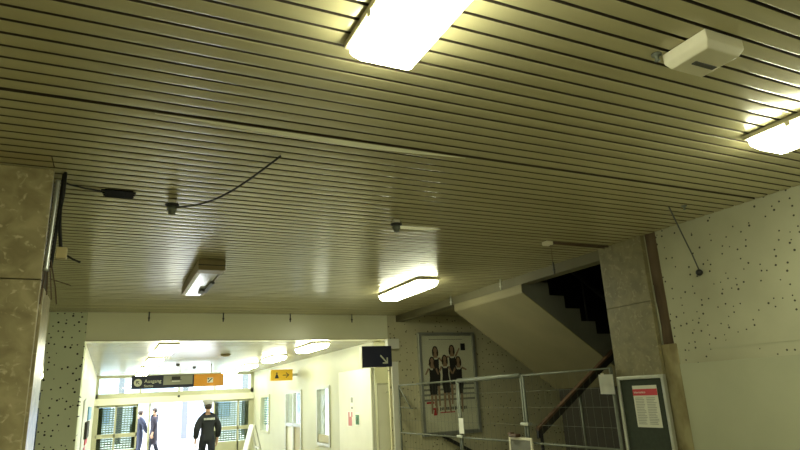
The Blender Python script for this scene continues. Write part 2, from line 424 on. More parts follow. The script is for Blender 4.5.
w = struct_root('window_1', (XR, 13.42, 0.70))
bm = bmesh.new(); frame_x(bm, XR - 0.03, XR + 0.08, 12.95, 13.90, 0.62, 1.92, 0.07); obj('window_frame', bm, 'alu', w)
obj('window_pane', BX(XR + 0.03, XR + 0.04, 13.02, 13.83, 0.86, 1.85), 'glass', w)
obj('window_sill_panel', BX(XR + 0.0, XR + 0.05, 13.02, 13.83, 0.69, 0.86), 'panel_tan', w)
w = struct_root('door_1', (XR, 15.9, 0))
bm = bmesh.new(); frame_x(bm, XR - 0.03, XR + 0.08, 15.15, 16.72, 0.0, 1.89, 0.08); bx(bm, XR - 0.02, XR + 0.07, 15.9, 15.98, 0.08, 1.81); bx(bm, XR - 0.02, XR + 0.07, 15.23, 16.64, 0.98, 1.06)
obj('door_frame', bm, 'alu', w)
obj('door_pane', BX(XR + 0.03, XR + 0.04, 15.23, 16.64, 1.06, 1.81), 'glass', w)
obj('door_panel', BX(XR + 0.02, XR + 0.05, 15.98, 16.64, 0.08, 0.98), 'white', w)
obj('door_panel', BX(XR + 0.02, XR + 0.05, 15.23, 15.9, 0.08, 0.98), 'panel_tan', w)
w = struct_root('window_2', (XR, 19.2, 0.73))
bm = bmesh.new(); frame_x(bm, XR - 0.03, XR + 0.08, 18.60, 19.80, 0.70, 1.85, 0.08); obj('window_frame', bm, 'frame_green', w)
obj('window_pane', BX(XR + 0.03, XR + 0.04, 18.68, 19.72, 0.78, 1.77), 'glass', w)
bm = bmesh.new()
for i in range(12): bx(bm, XR + 0.09, XR + 0.115, 18.68, 19.72, 0.95 + i * 0.07, 0.985 + i * 0.07)
obj('window_blind', bm, 'blind', w)

# white jamb at the corridor mouth, narrow door beside it
struct('trim_3', BX(4.535, 4.665, YB - 0.05, YB + 0.06, 0, 2.22, 0.006), 'white')
w = struct_root('door_2', (4.6, 10.38, 0))
obj('door_leaf', BX(4.44, 4.735, 10.36, 10.40, 0.0, 1.84, 0.006), 'white', w)
bm = BX(4.43, 4.445, 10.345, 10.40, 0, 1.86); bx(bm, 4.445, 4.735, 10.345, 10.40, 1.84, 1.865)
obj('door_frame', bm, 'frame_green', w)
obj('door_handle', TUBE([(4.66, 10.36, 1.70), (4.66, 10.31, 1.70), (4.60, 10.31, 1.70)], 0.011), 'alu', w)

# glazed sliding-door front at the end of the corridor
fd = struct_root('door_3', (2.0, YF, 0))
bm = bmesh.new()
def fr(x0, x1, z0, z1, y0=YF - 0.05, y1=YF + 0.06): bx(bm, x0, x1, y0, y1, z0, z1, 0.004)
fr(-0.38, 4.42, 2.56, 2.63); fr(-0.38, 4.42, 1.96, 2.10); fr(-0.38, -0.30, 0, 2.56); fr(4.32, 4.42, 0, 2.56)
for xx in (0.85, 2.0, 3.12): fr(xx, xx + 0.06, 2.10, 2.56)
obj('transom_frame', bm, 'frame_green', fd)
bm = bmesh.new(); fr(-0.38, 4.42, 1.76, 1.96, YF - 0.16, YF + 0.06); obj('header_box', bm, 'white', fd)
bm = bmesh.new(); ball(bm, (2.02, YF - 0.17, 1.94), 0.04); obj('door_sensor', bm, 'greydark', fd)
obj('transom_pane', BX(-0.30, 4.32, YF, YF + 0.01, 2.10, 2.56), 'glass', fd)
for x0, x1, mull in ((-0.30, 0.86, 0.20), (3.12, 4.32, 3.90)):
    bm = bmesh.new()
    fr(x0, x0 + 0.05, 0, 1.76); fr(x1 - 0.05, x1, 0, 1.76); fr(mull, mull + 0.05, 0, 1.76); fr(x0, x1, 1.70, 1.76); fr(x0, x1, 0.80, 0.92); fr(x0, x1, 0, 0.45)
    obj('door_leaf_frame', bm, 'frame_green', fd)
    obj('door_leaf_pane', BX(x0 + 0.05, x1 - 0.05, YF, YF + 0.01, 0.45, 1.70), 'tintglass', fd)
    bm = bmesh.new()
    z = 0.47
    while z < 1.68:
        if not 0.76 < z < 0.94: bx(bm, x0 + 0.06, x1 - 0.06, YF + 0.03, YF + 0.04, z, z + 0.036)
        z += 0.068
    x = x0 + 0.10
    while x < x1 - 0.06: bx(bm, x, x + 0.022, YF + 0.042, YF + 0.05, 0.46, 1.69); x += 0.085
    bx(bm, x0 + 0.05, x0 + 0.17, YF + 0.03, YF + 0.05, 0.46, 1.69); bx(bm, x1 - 0.15, x1 - 0.05, YF + 0.03, YF + 0.05, 0.46, 1.69)
    obj('door_leaf_shutter', bm, 'shutter', fd)
bm = bmesh.new(); fr(1.16, 1.22, 0, 1.76); obj('door_edge_post', bm, 'frame_green', fd)

# side aisle beyond the left pillar
w = struct_root('window_3', (-2.2, 20.0, 0))
bm = BX(-3.95, -0.5, 19.95, 20.1, 2.2, CZ); bx(bm, -3.95, -0.5, 19.95, 20.1, 1.78, 1.98); bx(bm, -3.95, -3.85, 19.95, 20.1, 0, 2.2); bx(bm, -1.62, -1.56, 19.95, 20.1, 0, 2.2); bx(bm, -3.85, -0.5, 19.95, 20.1, 0, 0.5)
obj('window_frame', bm, 'frame_green', w)
obj('window_pane', BX(-3.85, -0.5, 20.02, 20.03, 0.5, 2.2), 'smokeglass', w)

# outdoors
struct('ground_pavement', BX(-30, 40, YF + 0.3, 70, -0.2, -0.02), 'pave')
bd = thing('building', 'pale blue building across the street seen through the open doors', 'building', (4, 34, 0))
bm = BX(-18, 26, 36, 40, 0, 9)
obj('wall', bm, 'facade', bd)
for i in range(11): obj('column', BX(-12 + i * 3.1, -11.72 + i * 3.1, 34.0, 34.28, 0, 4.2), 'facade_dark', bd)
obj('canopy', BX(-18, 26, 33.9, 34.4, 4.2, 4.6), 'facade', bd)
for i in range(10): obj('window', BX(-11.2 + i * 3.1, -9.2 + i * 3.1, 35.94, 36.02, 0.9, 3.2), 'facade_glass', bd)

# ------------------------------------------------------------------ pillars
t = thing('stone_pillar', 'brown polished marble pillar at the left edge', 'pillar', (-1.0, 4.1, 0))
for z0, z1 in ((0, 1.20), (1.206, 2.376), (2.382, ZC - 0.002)):
    obj('marble_slab', BX(-1.60, -0.40, 3.86, 3.905, z0, z1, 0.004), 'marble', t)
obj('core', BX(-1.58, -0.415, 3.905, 4.36, 0, ZC - 0.002), 'joint', t)
obj('side_slab', BX(-0.415, -0.385, 3.92, 4.34, 0, 2.34, 0.003), 'marble', t)
t = thing('stone_pillar', 'beige stone clad pillar between the stairs and the right wall', 'pillar', (5.0, 4.4, 0))
for z0, z1 in ((0, 1.2), (1.202, 2.397), (2.399, ZC + 0.02)):
    obj('stone_slab', BX(4.645, 4.70, 4.075, 4.655, z0, z1, 0.004), 'marble_pale', t)
obj('core', BX(4.70, 5.3, 4.085, 4.655, 0, ZC + 0.02), 'plaster', t)
single('concrete_column', BX(-0.865, -0.378, YB - 0.03, YB + 0.5, 0, ZC - 0.004, 0.008), 'concrete_col', 'green grey concrete column full of small holes at the left of the corridor', 'column')

# ------------------------------------------------------------------ lamps
def make_lamp(label, loc, group, length=1.25, z=ZC):
    t = thing('ceiling_lamp', label, 'lamp', loc, group)
    x, y, zz = loc
    h = length / 2
    obj('housing', BX(x - 0.155, x + 0.155, y - h - 0.02, y + h + 0.02, zz - 0.032, zz - 0.003, 0.006), 'housing', t)
    bm = bmesh.new()
    A = []; 
    for (dx, dy, dz) in ((0.145, h, -0.030), (0.140, h - 0.004, -0.070), (0.115, h - 0.035, -0.105)):
        c = 0.012
        ring = [(dx, dy - c), (dx - c, dy), (-dx + c, dy), (-dx, dy - c), (-dx, -dy + c), (-dx + c, -dy), (dx - c, -dy), (dx, -dy + c)]
        A.append([bm.verts.new((x + p, y + q, zz + dz)) for p, q in ring])
    for a, b in zip(A, A[1:]):
        for i in range(8): bm.faces.new((a[i], a[(i + 1) % 8], b[(i + 1) % 8], b[i]))
    bm.faces.new(A[-1])
    bmesh.ops.recalc_face_normals(bm, faces=bm.faces[:])
    obj('diffuser', bm, 'lamp', t)
    for sx in (-1, 1):
        for sy in (-0.3, 0.3): obj('clip', BX(x + sx * 0.148 - 0.008, x + sx * 0.148 + 0.008, y + sy * length - 0.015, y + sy * length + 0.015, zz - 0.055, zz - 0.025, 0.003), 'box_white', t)
    return t

lamp = make_lamp('large glowing strip lamp at the top edge, nearest the camera', (0.915, 1.345, ZC), 'lit lamps of the hall')
dup(lamp, (3.49, 1.41, ZC), 'glowing strip lamp at the right edge of the ceiling', 'lit lamps of the hall')
dup(lamp, (3.53, 7.09, ZC), 'glowing strip lamp on the slats before the stair opening', 'lit lamps of the hall')
for x, y, l in ((0.945, -4.2, 'row of the large top lamp'), (3.475, -4.2, 'row of the right lamp'), (-2.35, 5.2, 'left bay, behind the marble pillar')):  # unseen lamps added to brighten the hall
    dup(lamp, (x, y, ZC), 'added fill lamp outside the picture, ' + l, 'lit lamps of the hall')
g = 'lit lamps of the corridor'
for yy, l in ((10.95, 'nearest'), (13.9, 'second'), (16.8, 'third'), (19.6, 'farthest')):
    dup(lamp, (3.38, yy, CZ), l + ' glowing lamp of the right row along the corridor ceiling', g)
    dup(lamp, (0.82, yy, CZ), l + ' glowing lamp of the left row along the corridor ceiling', g)
dup(lamp, (-1.70, 18.0, CZ), 'glowing lamp seen through the gap beside the left pillar', g)

# the opened, unlit lamp
t = thing('ceiling_lamp', 'unlit lamp, its cream painted as brown shade, hanging open with its white reflector showing', 'lamp', (0.88, 6.85, ZC))
bm = bmesh.new()
bx(bm, 0.71, 0.728, 6.20, 7.62, ZC - 0.10, ZC - 0.002); bx(bm, 0.945, 0.963, 6.20, 7.62, ZC - 0.10, ZC - 0.002)
bx(bm, 0.728, 0.945, 6.20, 6.225, ZC - 0.10, ZC - 0.002); bx(bm, 0.728, 0.945, 7.595, 7.62, ZC - 0.10, ZC - 0.002)
bx(bm, 0.728, 0.945, 6.225, 7.595, ZC - 0.02, ZC - 0.002)
obj('housing', bm, 'housing_dark', t)
obj('end_hood', BX(0.705, 0.968, 6.02, 6.21, ZC - 0.115, ZC - 0.002, 0.012), 'housing_dark', t)
obj('hood_seam', BX(0.703, 0.970, 6.016, 6.02, ZC - 0.068, ZC - 0.060), 'black', t)
obj('reflector', PRISM([(0.730, ZC - 0.095), (0.75, ZC - 0.106), (0.92, ZC - 0.106), (0.94, ZC - 0.095)], 'y', 6.24, 7.60), 'reflector', t)
bm = BX(0.905, 0.955, 6.65, 7.25, ZC - 0.135, ZC - 0.106, 0.01); bx(bm, 0.86, 0.92, 7.1, 7.3, ZC - 0.14, ZC - 0.106, 0.01)
obj('lamp_holder', bm, 'greydark', t)

# ------------------------------------------------------------------ ceiling fittings
t = thing('emergency_light', 'cream boxy fitting with a dark slot on the ceiling near the right lamp', 'light fitting', (2.22, 1.425, ZC))
bm = bmesh.new()
A = [[bm.verts.new((2.235 + sx * a, 1.462 + sy * b, ZC - z)) for sx, sy in ((-1, -1), (1, -1), (1, 1), (-1, 1))] for a, b, z in ((0.118, 0.110, 0.002), (0.118, 0.110, 0.050), (0.098, 0.092, 0.080))]
for a, b in zip(A, A[1:]):
    for i in range(4): bm.faces.new((a[i], a[(i + 1) % 4], b[(i + 1) % 4], b[i]))
bm.faces.new(A[0][::-1]); bm.faces.new(A[-1])
bmesh.ops.recalc_face_normals(bm, faces=bm.faces[:])
bmesh.ops.bevel(bm, geom=bm.edges[:], offset=0.005, segments=2, affect='EDGES', profile=0.5)
obj('housing', bm, 'box_white', t)
obj('slot_window', BX(2.18, 2.315, 1.462, 1.488, ZC - 0.084, ZC - 0.07, 0.003), 'greydark', t)

def hook(label, x, y, m='alu'):
    bm = bmesh.new(); lathe(bm, [(0.022, 0), (0.022, -0.008), (0.010, -0.012), (0.008, -0.028), (0.014, -0.034), (0.001, -0.040)], (x, y, ZC - 0.001), 12)
    return single('ceiling_hook', bm, m, label, 'hook', (x, y, ZC))
hook('small round fixing on the ceiling beside the cream boxy fitting', 2.085, 1.575, 'steel')
hook('small grey fixing on the ceiling above the dangling cord', 4.22, 3.20, 'steel')

def socket(label, x, y, m2='greydark'):
    t = thing('ceiling_sensor', label, 'sensor', (x, y, ZC))
    obj('mount', BX(x - 0.028, x + 0.028, y - 0.02, y + 0.02, ZC - 0.03, ZC - 0.002, 0.004), 'box_white', t)
    bm = bmesh.new(); lathe(bm, [(0.025, -0.03), (0.048, -0.036), (0.048, -0.046), (0.03, -0.052)], (x, y, ZC), 16); obj('collar', bm, 'black', t)
    bm = bmesh.new(); lathe(bm, [(0.030, -0.052), (0.033, -0.075), (0.022, -0.092), (0.018, -0.098), (0.026, -0.10), (0.001, -0.112)], (x, y, ZC), 14); obj('head', bm, 'steel', t)
    return t
socket('small dark sensor head with a loose cable, left of the centre of the ceiling', 0.30, 4.24)
socket('small dark sensor head beside a bright sprung strip, mid ceiling', 2.05, 4.25)
# loose cable from the left sensor to the slats
n = 16; pts = []
for i in range(n + 1):
    s = i / n
    pts.append((0.33 + s * 0.48, 4.22 - 1.01 * s + 0.11 * math.sin(PI * s), ZC - 0.060 + 0.050 * s - 0.05 * math.sin(PI * s)))
single('loose_cable', TUBE(pts, 0.0065), 'black', 'thin black cable looping from the left sensor head up to the slats', 'cable', (0.81, 3.21, ZC))

# black strip taped to the slats
bm = BX(-0.128, 0.045, 4.125, 4.29, ZC - 0.008, ZC - 0.002)
for i in range(3): bx(bm, -0.150 + 0.006 * i, -0.122, 4.14 + i * 0.05, 4.165 + i * 0.05, ZC - 0.008, ZC - 0.002); bx(bm, 0.04, 0.06 - 0.005 * i, 4.15 + i * 0.045, 4.172 + i * 0.045, ZC - 0.008, ZC - 0.002)
single('black_tape_patch', bm, 'tape', 'ragged black patch stuck over two slats near the left pillar', 'patch')
single('black_cable', TUBE([(-0.372, 4.00, ZC - 0.02), (-0.33, 4.09, ZC - 0.009), (-0.24, 4.14, ZC - 0.009), (-0.145, 4.17, ZC - 0.008)], 0.006), 'black', 'short black cable from the top of the left pillar to the black patch', 'cable')

# cables on the left pillar
gp = 'cables beside the left pillar'
def ribbed(pts, r, step=0.012):
    bm = bmesh.new(); P = [Vector(p) for p in pts]; out = []; rad = []
    for a, b in zip(P, P[1:]):
        m = max(2, int((b - a).length / step))
        for i in range(m):
            out.append(a.lerp(b, i / m)); rad.append(r * (1.12 if len(out) % 2 else 0.86))
    return tube(bm, out, rad, 10)
single('flexible_conduit', ribbed([(-0.376, 3.885, ZC - 0.06), (-0.376, 3.882, 2.85), (-0.380, 3.88, 2.62), (-0.384, 3.88, 2.42)], 0.014), 'conduit', 'ribbed silver conduit running down the edge of the left pillar', 'conduit')
single('black_cable', TUBE([(-0.342, 3.89, ZC + 0.004), (-0.340, 3.885, 2.9), (-0.342, 3.885, 2.72), (-0.322, 3.905, 2.565)], 0.010), 'black', 'thick black cable hanging beside the silver conduit, ending at the cream box', 'cable')
single('black_cable', TUBE([(-0.352, 3.925, ZC + 0.004), (-0.354, 3.918, 2.85), (-0.360, 3.915, 2.62), (-0.366, 3.915, 2.46)], 0.010), 'black', 'black cable squeezed between the silver conduit and the outer cable', 'cable')
t = thing('junction_box', 'small cream junction box hanging on wires at the left pillar', 'junction box', (-0.315, 3.90, 2.53))
obj('box', BX(-0.345, -0.288, 3.885, 3.935, 2.515, 2.582, 0.006), 'cream_box', t)
obj('wire_tail', TUBE([(-0.288, 3.91, 2.535), (-0.255, 3.91, 2.515), (-0.215, 3.91, 2.498)], 0.006), 'black', t)
for i, dx in enumerate((-0.030, -0.016, 0.0, 0.014, 0.030)):
    z1 = 2.27 - 0.03 * math.sin(i * 2.1)
    x = -0.372 + dx
    single('frayed_wire', TUBE([(x * 0.5 - 0.195, 3.895, 2.50), (x, 3.89 + 0.01 * (i % 2), 2.40), (x - 0.01 + 0.006 * i, 3.895, 2.34), (x - 0.02 + 0.012 * i, 3.90, z1)], 0.0035, 6), 'copper',
           'thin frayed brown wire dangling below the conduit at the left pillar', 'wire', group='frayed wires at the left pillar')
single('frayed_wire', TUBE([(-0.36, 3.90, 2.39), (-0.31, 3.90, 2.375), (-0.25, 3.90, 2.355)], 0.003, 6), 'copper', 'thin wire sticking out sideways from the frayed bunch', 'wire')

# hanger stubs
def stub(name, x, y, m, label, group, ln=0.145):
    t = thing(name, label, 'hanger', (x, y, ZC), group)
    obj('rod', TUBE([(x, y, ZC + 0.01), (x, y, ZC - ln)], 0.010, 8), m, t)
    obj('nut', TUBE([(x, y, ZC - ln * 0.6), (x, y, ZC - ln * 0.6 - 0.02)], 0.017, 6), m, t)
    return t
for x, l in ((0.46, 'leftmost'), (1.56, 'second from the left'), (2.655, 'third from the left'), (3.76, 'rightmost')):
    stub('hanger_rod', x, 9.78, 'black', 'short black hanger rod before the cream beam, ' + l + ' of four', 'black hanger rods before the beam')
for y, l in ((7.72, 'farthest'), (6.40, 'middle'), (5.32, 'nearest')):
    stub('hanger_rod', 4.58, y, 'alu' if y > 5.5 else 'greydark', l + ' hanger rod along the edge of the stair opening', 'hanger rods by the stair opening', 0.14)

t = thing('junction_box', 'small cream ceiling box with a twin cable running to the right pillar', 'junction box', (3.85, 4.52, ZC))
obj('box', BX(3.81, 3.89, 4.48, 4.56, ZC - 0.04, ZC - 0.002, 0.008), 'box_white', t)
for dy in (-0.018, 0.018): obj('cable', TUBE([(3.89, 4.52 + dy, ZC - 0.012), (4.2, 4.52 + dy * 1.3, ZC - 0.012), (4.64, 4.53 + dy * 1.6, ZC - 0.012)], 0.008), 'copper', t)
obj('drop_wire', TUBE([(3.87, 4.50, ZC - 0.04), (3.872, 4.50, ZC - 0.12), (3.868, 4.50, ZC - 0.22)], 0.0025, 6), 'copper', t)

t = thing('dangling_cord', 'dark cord strung from the ceiling to a plug on the right wall', 'cord', (4.69, 3.515, 2.56))
obj('cord', TUBE([(4.127, 3.272, ZC), (4.33, 3.36, 2.872), (4.52, 3.44, 2.705), (4.66, 3.505, 2.575)], 0.006), 'greydark', t)
bm = bmesh.new(); ball(bm, (4.665, 3.513, 2.562), 0.030); obj('plug', bm, 'black', t)

single('smoke_detector', lathe(bmesh.new(), [(0.10, -0.002), (0.10, -0.03), (0.06, -0.055), (0.001, -0.06)], (2.12, 12.85, CZ), 20), 'housing_dark', 'flat brown detector on the corridor ceiling between the lamp rows', 'detector', (2.12, 12.85, CZ))
for x, y, l in ((1.46, 15.7, 'left'), (2.0, 17.0, 'right')):
    single('ceiling_sensor', lathe(bmesh.new(), [(0.045, -0.002), (0.045, -0.04), (0.02, -0.06), (0.001, -0.065)], (x, y, CZ), 14), 'greydark', 'tiny dark sensor on the corridor ceiling above the overhead sign, ' + l + ' one', 'sensor', (x, y, CZ))

# ------------------------------------------------------------------ staircase
t = thing('staircase', 'concrete stairs turning back on themselves behind the mesh fence', 'stairs', (6.5, 6.3, 0))
R_, T_ = 0.18, 0.262
bm = bmesh.new(); x = 4.95
poly = [(x, 0.0)]
for i in range(10):
    poly.append((x + i * T_, (i + 1) * R_)); poly.append((x + (i + 1) * T_, (i + 1) * R_))
poly.append((x + 10 * T_, 1.62)); poly += [(x + 0.30, 0.0)]
prism(bm, poly, 'y', 4.74, 6.02)
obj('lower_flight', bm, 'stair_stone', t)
bm = bmesh.new()
for i in range(9): bx(bm, x + i * T_ - 0.02, x + (i + 1) * T_, 4.76, 6.0, (i + 1) * R_ + 0.001, (i + 1) * R_ + 0.031, 0.003)
obj('tread', bm, 'stringer', t)
obj('landing', BX(6.45, 8.95, 4.80, 7.80, 1.62, 1.795), 'stringer', t)
# upper flight rises back to the left; soffit line z = 2.84 - 0.69 (x - 4.69)
def zs(x): return 2.845 - 0.688 * (x - 4.69)
xl = 6.46
poly = [(4.70, zs(4.70)), (xl, zs(xl))]
xx = xl + 0.12; z = 1.80; st = []
poly.append((xx, 1.79)); 
n = 8; tr, ri = 0.243, 0.1672
for i in range(n):
    z += ri; st.append((xx, z)); xx -= tr
    if xx < 4.70: st.append((4.70, z)); break
    st.append((xx, z))
poly += st
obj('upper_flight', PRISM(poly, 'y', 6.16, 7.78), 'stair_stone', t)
obj('stringer', PRISM(poly, 'y', 6.10, 6.158), 'stringer', t)
bm = PRISM([(4.70, zs(4.70) - 0.002), (xl, zs(xl) - 0.002), (xl, zs(xl) - 0.018), (4.70, zs(4.70) - 0.018)], 'y', 6.10, 7.80)
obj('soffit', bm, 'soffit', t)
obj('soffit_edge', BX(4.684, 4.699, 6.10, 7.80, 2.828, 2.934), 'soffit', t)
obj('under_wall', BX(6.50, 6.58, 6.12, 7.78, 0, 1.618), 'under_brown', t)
# handrails
a = Vector((4.60, 6.07, 1.115)); d = Vector((6.62 - 4.60, 0, 2.44 - 1.115))
def plank(y0, y1, x0, x1, za, zb, h): return PRISM([(x0, za), (x1, zb), (x1, zb + h), (x0, za + h)], 'y', y0, y1)
hr = obj('handrail', plank(6.035, 6.095, 4.665, 6.62, 1.150, 2.43, 0.032), 'rail_wood', t, 'brown wooden handrail')
obj('handrail_plate', plank(6.045, 6.085, 4.665, 6.62, 1.06, 2.34, 0.095), 'dark_steel', hr)
for xx in (5.39, 6.25):
    z0 = math.ceil((xx - 4.95) / T_) * R_ + 0.03
    obj('baluster', TUBE([(xx, 6.065, 0.42 if xx < 5.5 else z0), (xx, 6.065, 1.10 + 0.655 * (xx - 4.6))], 0.016), 'steel', t)
obj('baluster', TUBE([(4.72, 6.065, 0.0), (4.72, 6.065, 1.17)], 0.02), 'dark_steel', t)
for xx in (5.12, 5.74, 6.2):
    i = int((6.58 - xx) / tr); z0 = 1.80 + ri * (i + 1)
    obj('baluster', TUBE([(xx, 6.13, z0 - 0.14), (xx, 6.13, z0 + 0.62)], 0.012), 'dark_steel', t)
obj('upper_rail', plank(6.11, 6.15, 4.95, 6.55, 3.56, 2.46, 0.05), 'dark_steel', t)
t = thing('wall_rail', 'dark handrail sloping down under the poster', 'handrail', (5.7, 9.85, 0.5))
obj('rail', plank(9.79, 9.84, 5.46, 6.5, 0.86, 0.31, 0.06), 'dark_steel', t)
bm = bmesh.new()
for xx, z in ((5.6, 0.80), (6.3, 0.43)): bx(bm, xx - 0.015, xx + 0.015, 9.83, YB, z, z + 0.03)
obj('bracket', bm, 'dark_steel', t)

# ------------------------------------------------------------------ fence
FX = 4.60
gf = 'mesh fence panels across the stair opening'
def fence(label, ya, yb, rt=0.021, brace=False):
    t = thing('mesh_fence', label, 'fence', (FX, (ya + yb) / 2, 0), gf)
    y0, y1 = min(ya, yb), max(ya, yb)
    for yy in (y0, y1):
        obj('post', TUBE([(FX, yy, 0.03), (FX, yy, 1.80 + 0.012)], 0.017, 10), 'steel', t)
        obj('foot', BX(FX - 0.20, FX + 0.04, yy - 0.02, yy + 0.02, 0, 0.028, 0.006), 'greydark', t)
    obj('top_rail', TUBE([(FX, y0, 1.80), (FX, y1, 1.80)], rt, 10), 'steel', t)
    obj('middle_rail', TUBE([(FX, y0, 1.015), (FX, y1, 1.015)], 0.013, 10), 'steel', t)
    obj('bottom_rail', TUBE([(FX, y0, 0.14), (FX, y1, 0.14)], 0.018, 10), 'steel', t)
    bm = bmesh.new()
    yy = y0 + 0.10
    while yy < y1 - 0.03:
        tube(bm, [(FX, yy, 0.15), (FX, yy, 1.79)], 0.0014, 4, False); yy += 0.11
    for z in (0.35, 0.57, 0.79, 1.22, 1.42, 1.61): tube(bm, [(FX + 0.004, y0, z), (FX + 0.004, y1, z)], 0.0016, 4, False)
    obj('wire_mesh', bm, 'steel', t)
    if brace:
        obj('corner_brace', TUBE([(FX, y1, 1.78), (FX, y1 - 0.42, 1.42)], 0.011), 'steel', t)
        obj('corner_brace', TUBE([(FX, y1, 1.44), (FX, y1 - 0.5, 1.41)], 0.009), 'steel', t)
    return t
fence('mesh fence panel farthest back, in front of the poster, with a corner brace', 7.76, 9.745, 0.016, True)
fence('middle mesh fence panel with a thick pale top rail', 6.20, 7.715, 0.031)
fence('mesh fence panel nearest the camera, ending at the beige pillar', 4.675, 6.155, 0.011)
single('white_tag', BX(FX - 0.035, FX - 0.022, 7.60, 7.72, 1.07, 1.28), 'paper_bright', 'narrow white tag tied to a fence post before the poster', 'tag')
for (yy, z, l) in ((7.735, 1.03, 'fence clamp at the post before the poster, below the white tag'), (6.178, 1.23, 'fence clamp at the post left of the brown handrail')):
    single('fence_clamp', BX(FX - 0.035, FX + 0.035, yy - 0.075, yy + 0.075, z - 0.018, z + 0.018, 0.005), 'alu', l, 'clamp')
# white framed board hanging on the fence
t = thing('framed_board', 'small white framed board hooked on the fence at the bottom edge of the view', 'board', (FX - 0.07, 6.27, 0.5))
bm = bmesh.new(); frame_x(bm, FX - 0.055, FX - 0.03, 6.04, 6.50, 0.50, 1.075, 0.03); obj('frame', bm, 'box_white', t)
obj('panel', BX(FX - 0.048, FX - 0.036, 6.07, 6.47, 0.53, 1.045), 'stringer', t)
bm = BX(FX - 0.10, FX - 0.02, 6.28, 6.44, 1.075, 1.115, 0.015); bx(bm, FX - 0.09, FX - 0.03, 6.40, 6.47, 1.10, 1.13, 0.01)
single('brown_cloth', bm, 'rail_wood', 'crumpled brown cloth lying on top of the small white framed board', 'cloth')
t = thing('paper_sheet', 'blank white sheet fixed to the fence beside the noticeboard', 'sheet', (FX - 0.02, 4.70, 1.545))
bm = bmesh.new()
vs = [bm.verts.new((FX - 0.025 + 0.006 * math.sin(k * 1.3), 4.835 - 0.195 * k / 6, z - 0.006 * k / 6)) for z in (1.745, 1.645, 1.55) for k in range(7)]
for r in range(2):
    for k in range(6): bm.faces.new((vs[r * 7 + k], vs[r * 7 + k + 1], vs[(r + 1) * 7 + k + 1], vs[(r + 1) * 7 + k])).smooth = True
bmesh.ops.solidify(bm, geom=bm.faces[:], thickness=0.002)
obj('sheet', bm, 'paper_bright', t)
bm = BX(FX - 0.03, FX - 0.018, 4.76, 4.795, 1.735, 1.755); obj('tape', bm, 'box_white', t)

# ------------------------------------------------------------------ noticeboard
t = thing('noticeboard', 'aluminium framed dark green noticeboard on the beige pillar', 'noticeboard', (4.63, 4.335, 0.70))
bm = bmesh.new(); frame_x(bm, 4.605, 4.644, 4.045, 4.625, 0.70, 1.71, 0.032); obj('frame', bm, 'alu', t)
obj('back_panel', BX(4.622, 4.643, 4.077, 4.593, 0.73, 1.68), 'board_green', t)
t = thing('notice', 'white notice with a red header pinned on the dark green noticeboard', 'notice', (4.62, 4.29, 1.24))
YL, YR2 = 4.445, 4.150
obj('sheet', BX(4.6185, 4.6205, YR2, YL, 1.235, 1.618), 'paper', t)
hd = obj('header', BX(4.6172, 4.6182, YR2, YL, 1.525, 1.585), 'red', t)
bm = face_left(text_bm('Information', 0.030, 0.0004), 4.6165, 4.432, 1.546); obj('header_text', bm, 'paper_bright', hd)
bm = bmesh.new()
for c in range(2):
    for i in range(17):
        ln = random.uniform(0.085, 0.115); y1 = 4.425 - c * 0.135
        bx(bm, 4.6174, 4.6182, y1 - ln, y1, 1.500 - i * 0.0148, 1.5055 - i * 0.0148)
obj('text_lines', bm, 'ink', t)

# ------------------------------------------------------------------ poster case
t = thing('poster_case', 'framed glazed poster of five women in black dresses behind the fence', 'poster', (5.7, 9.9, 0.9))
bm = bmesh.new()
for a, b, c, d in ((5.085, 5.145, 0.90, 2.735), (6.25, 6.31, 0.90, 2.735)): bx(bm, a, b, 9.84, YB, c, d, 0.006)
bx(bm, 5.145, 6.25, 9.84, YB, 2.675, 2.735, 0.006); bx(bm, 5.145, 6.25, 9.84, YB, 0.90, 0.965, 0.006)
obj('frame', bm, 'alu', t)
ps = obj('poster_sheet', BX(5.145, 6.25, 9.885, YB, 0.965, 2.675), 'poster', t)
obj('glass_cover', BX(5.145, 6.25, 9.852, 9.856, 0.965, 2.675), 'clearglass', t)
bm = bmesh.new()
for i in range(4): bx(bm, 5.16, 6.235, 9.8835, 9.885, 1.50 + i * 0.09, 1.535 + i * 0.09)
obj('printed_steps', bm, 'ink', ps)
Yp = 9.882
def ell(bm, cx, cz, rx, rz, y, seg=14, rot=0):
    prism(bm, [(cx + rx * math.cos(2 * PI * k / seg) * math.cos(rot) - rz * math.sin(2 * PI * k / seg) * math.sin(rot), cz + rx * math.cos(2 * PI * k / seg) * math.sin(rot) + rz * math.sin(2 * PI * k / seg) * math.cos(rot)) for k in range(seg)], 'y', y, y - 0.0007)
def limb(bm, p, q, r0, r1, y):
    dx, dz = q[0] - p[0], q[1] - p[1]; L = math.hypot(dx, dz); nx, nz = -dz / L, dx / L
    prism(bm, [(p[0] + nx * r0, p[1] + nz * r0), (q[0] + nx * r1, q[1] + nz * r1), (q[0] - nx * r1, q[1] - nz * r1), (p[0] - nx * r0, p[1] - nz * r0)], 'y', y, y - 0.0007)
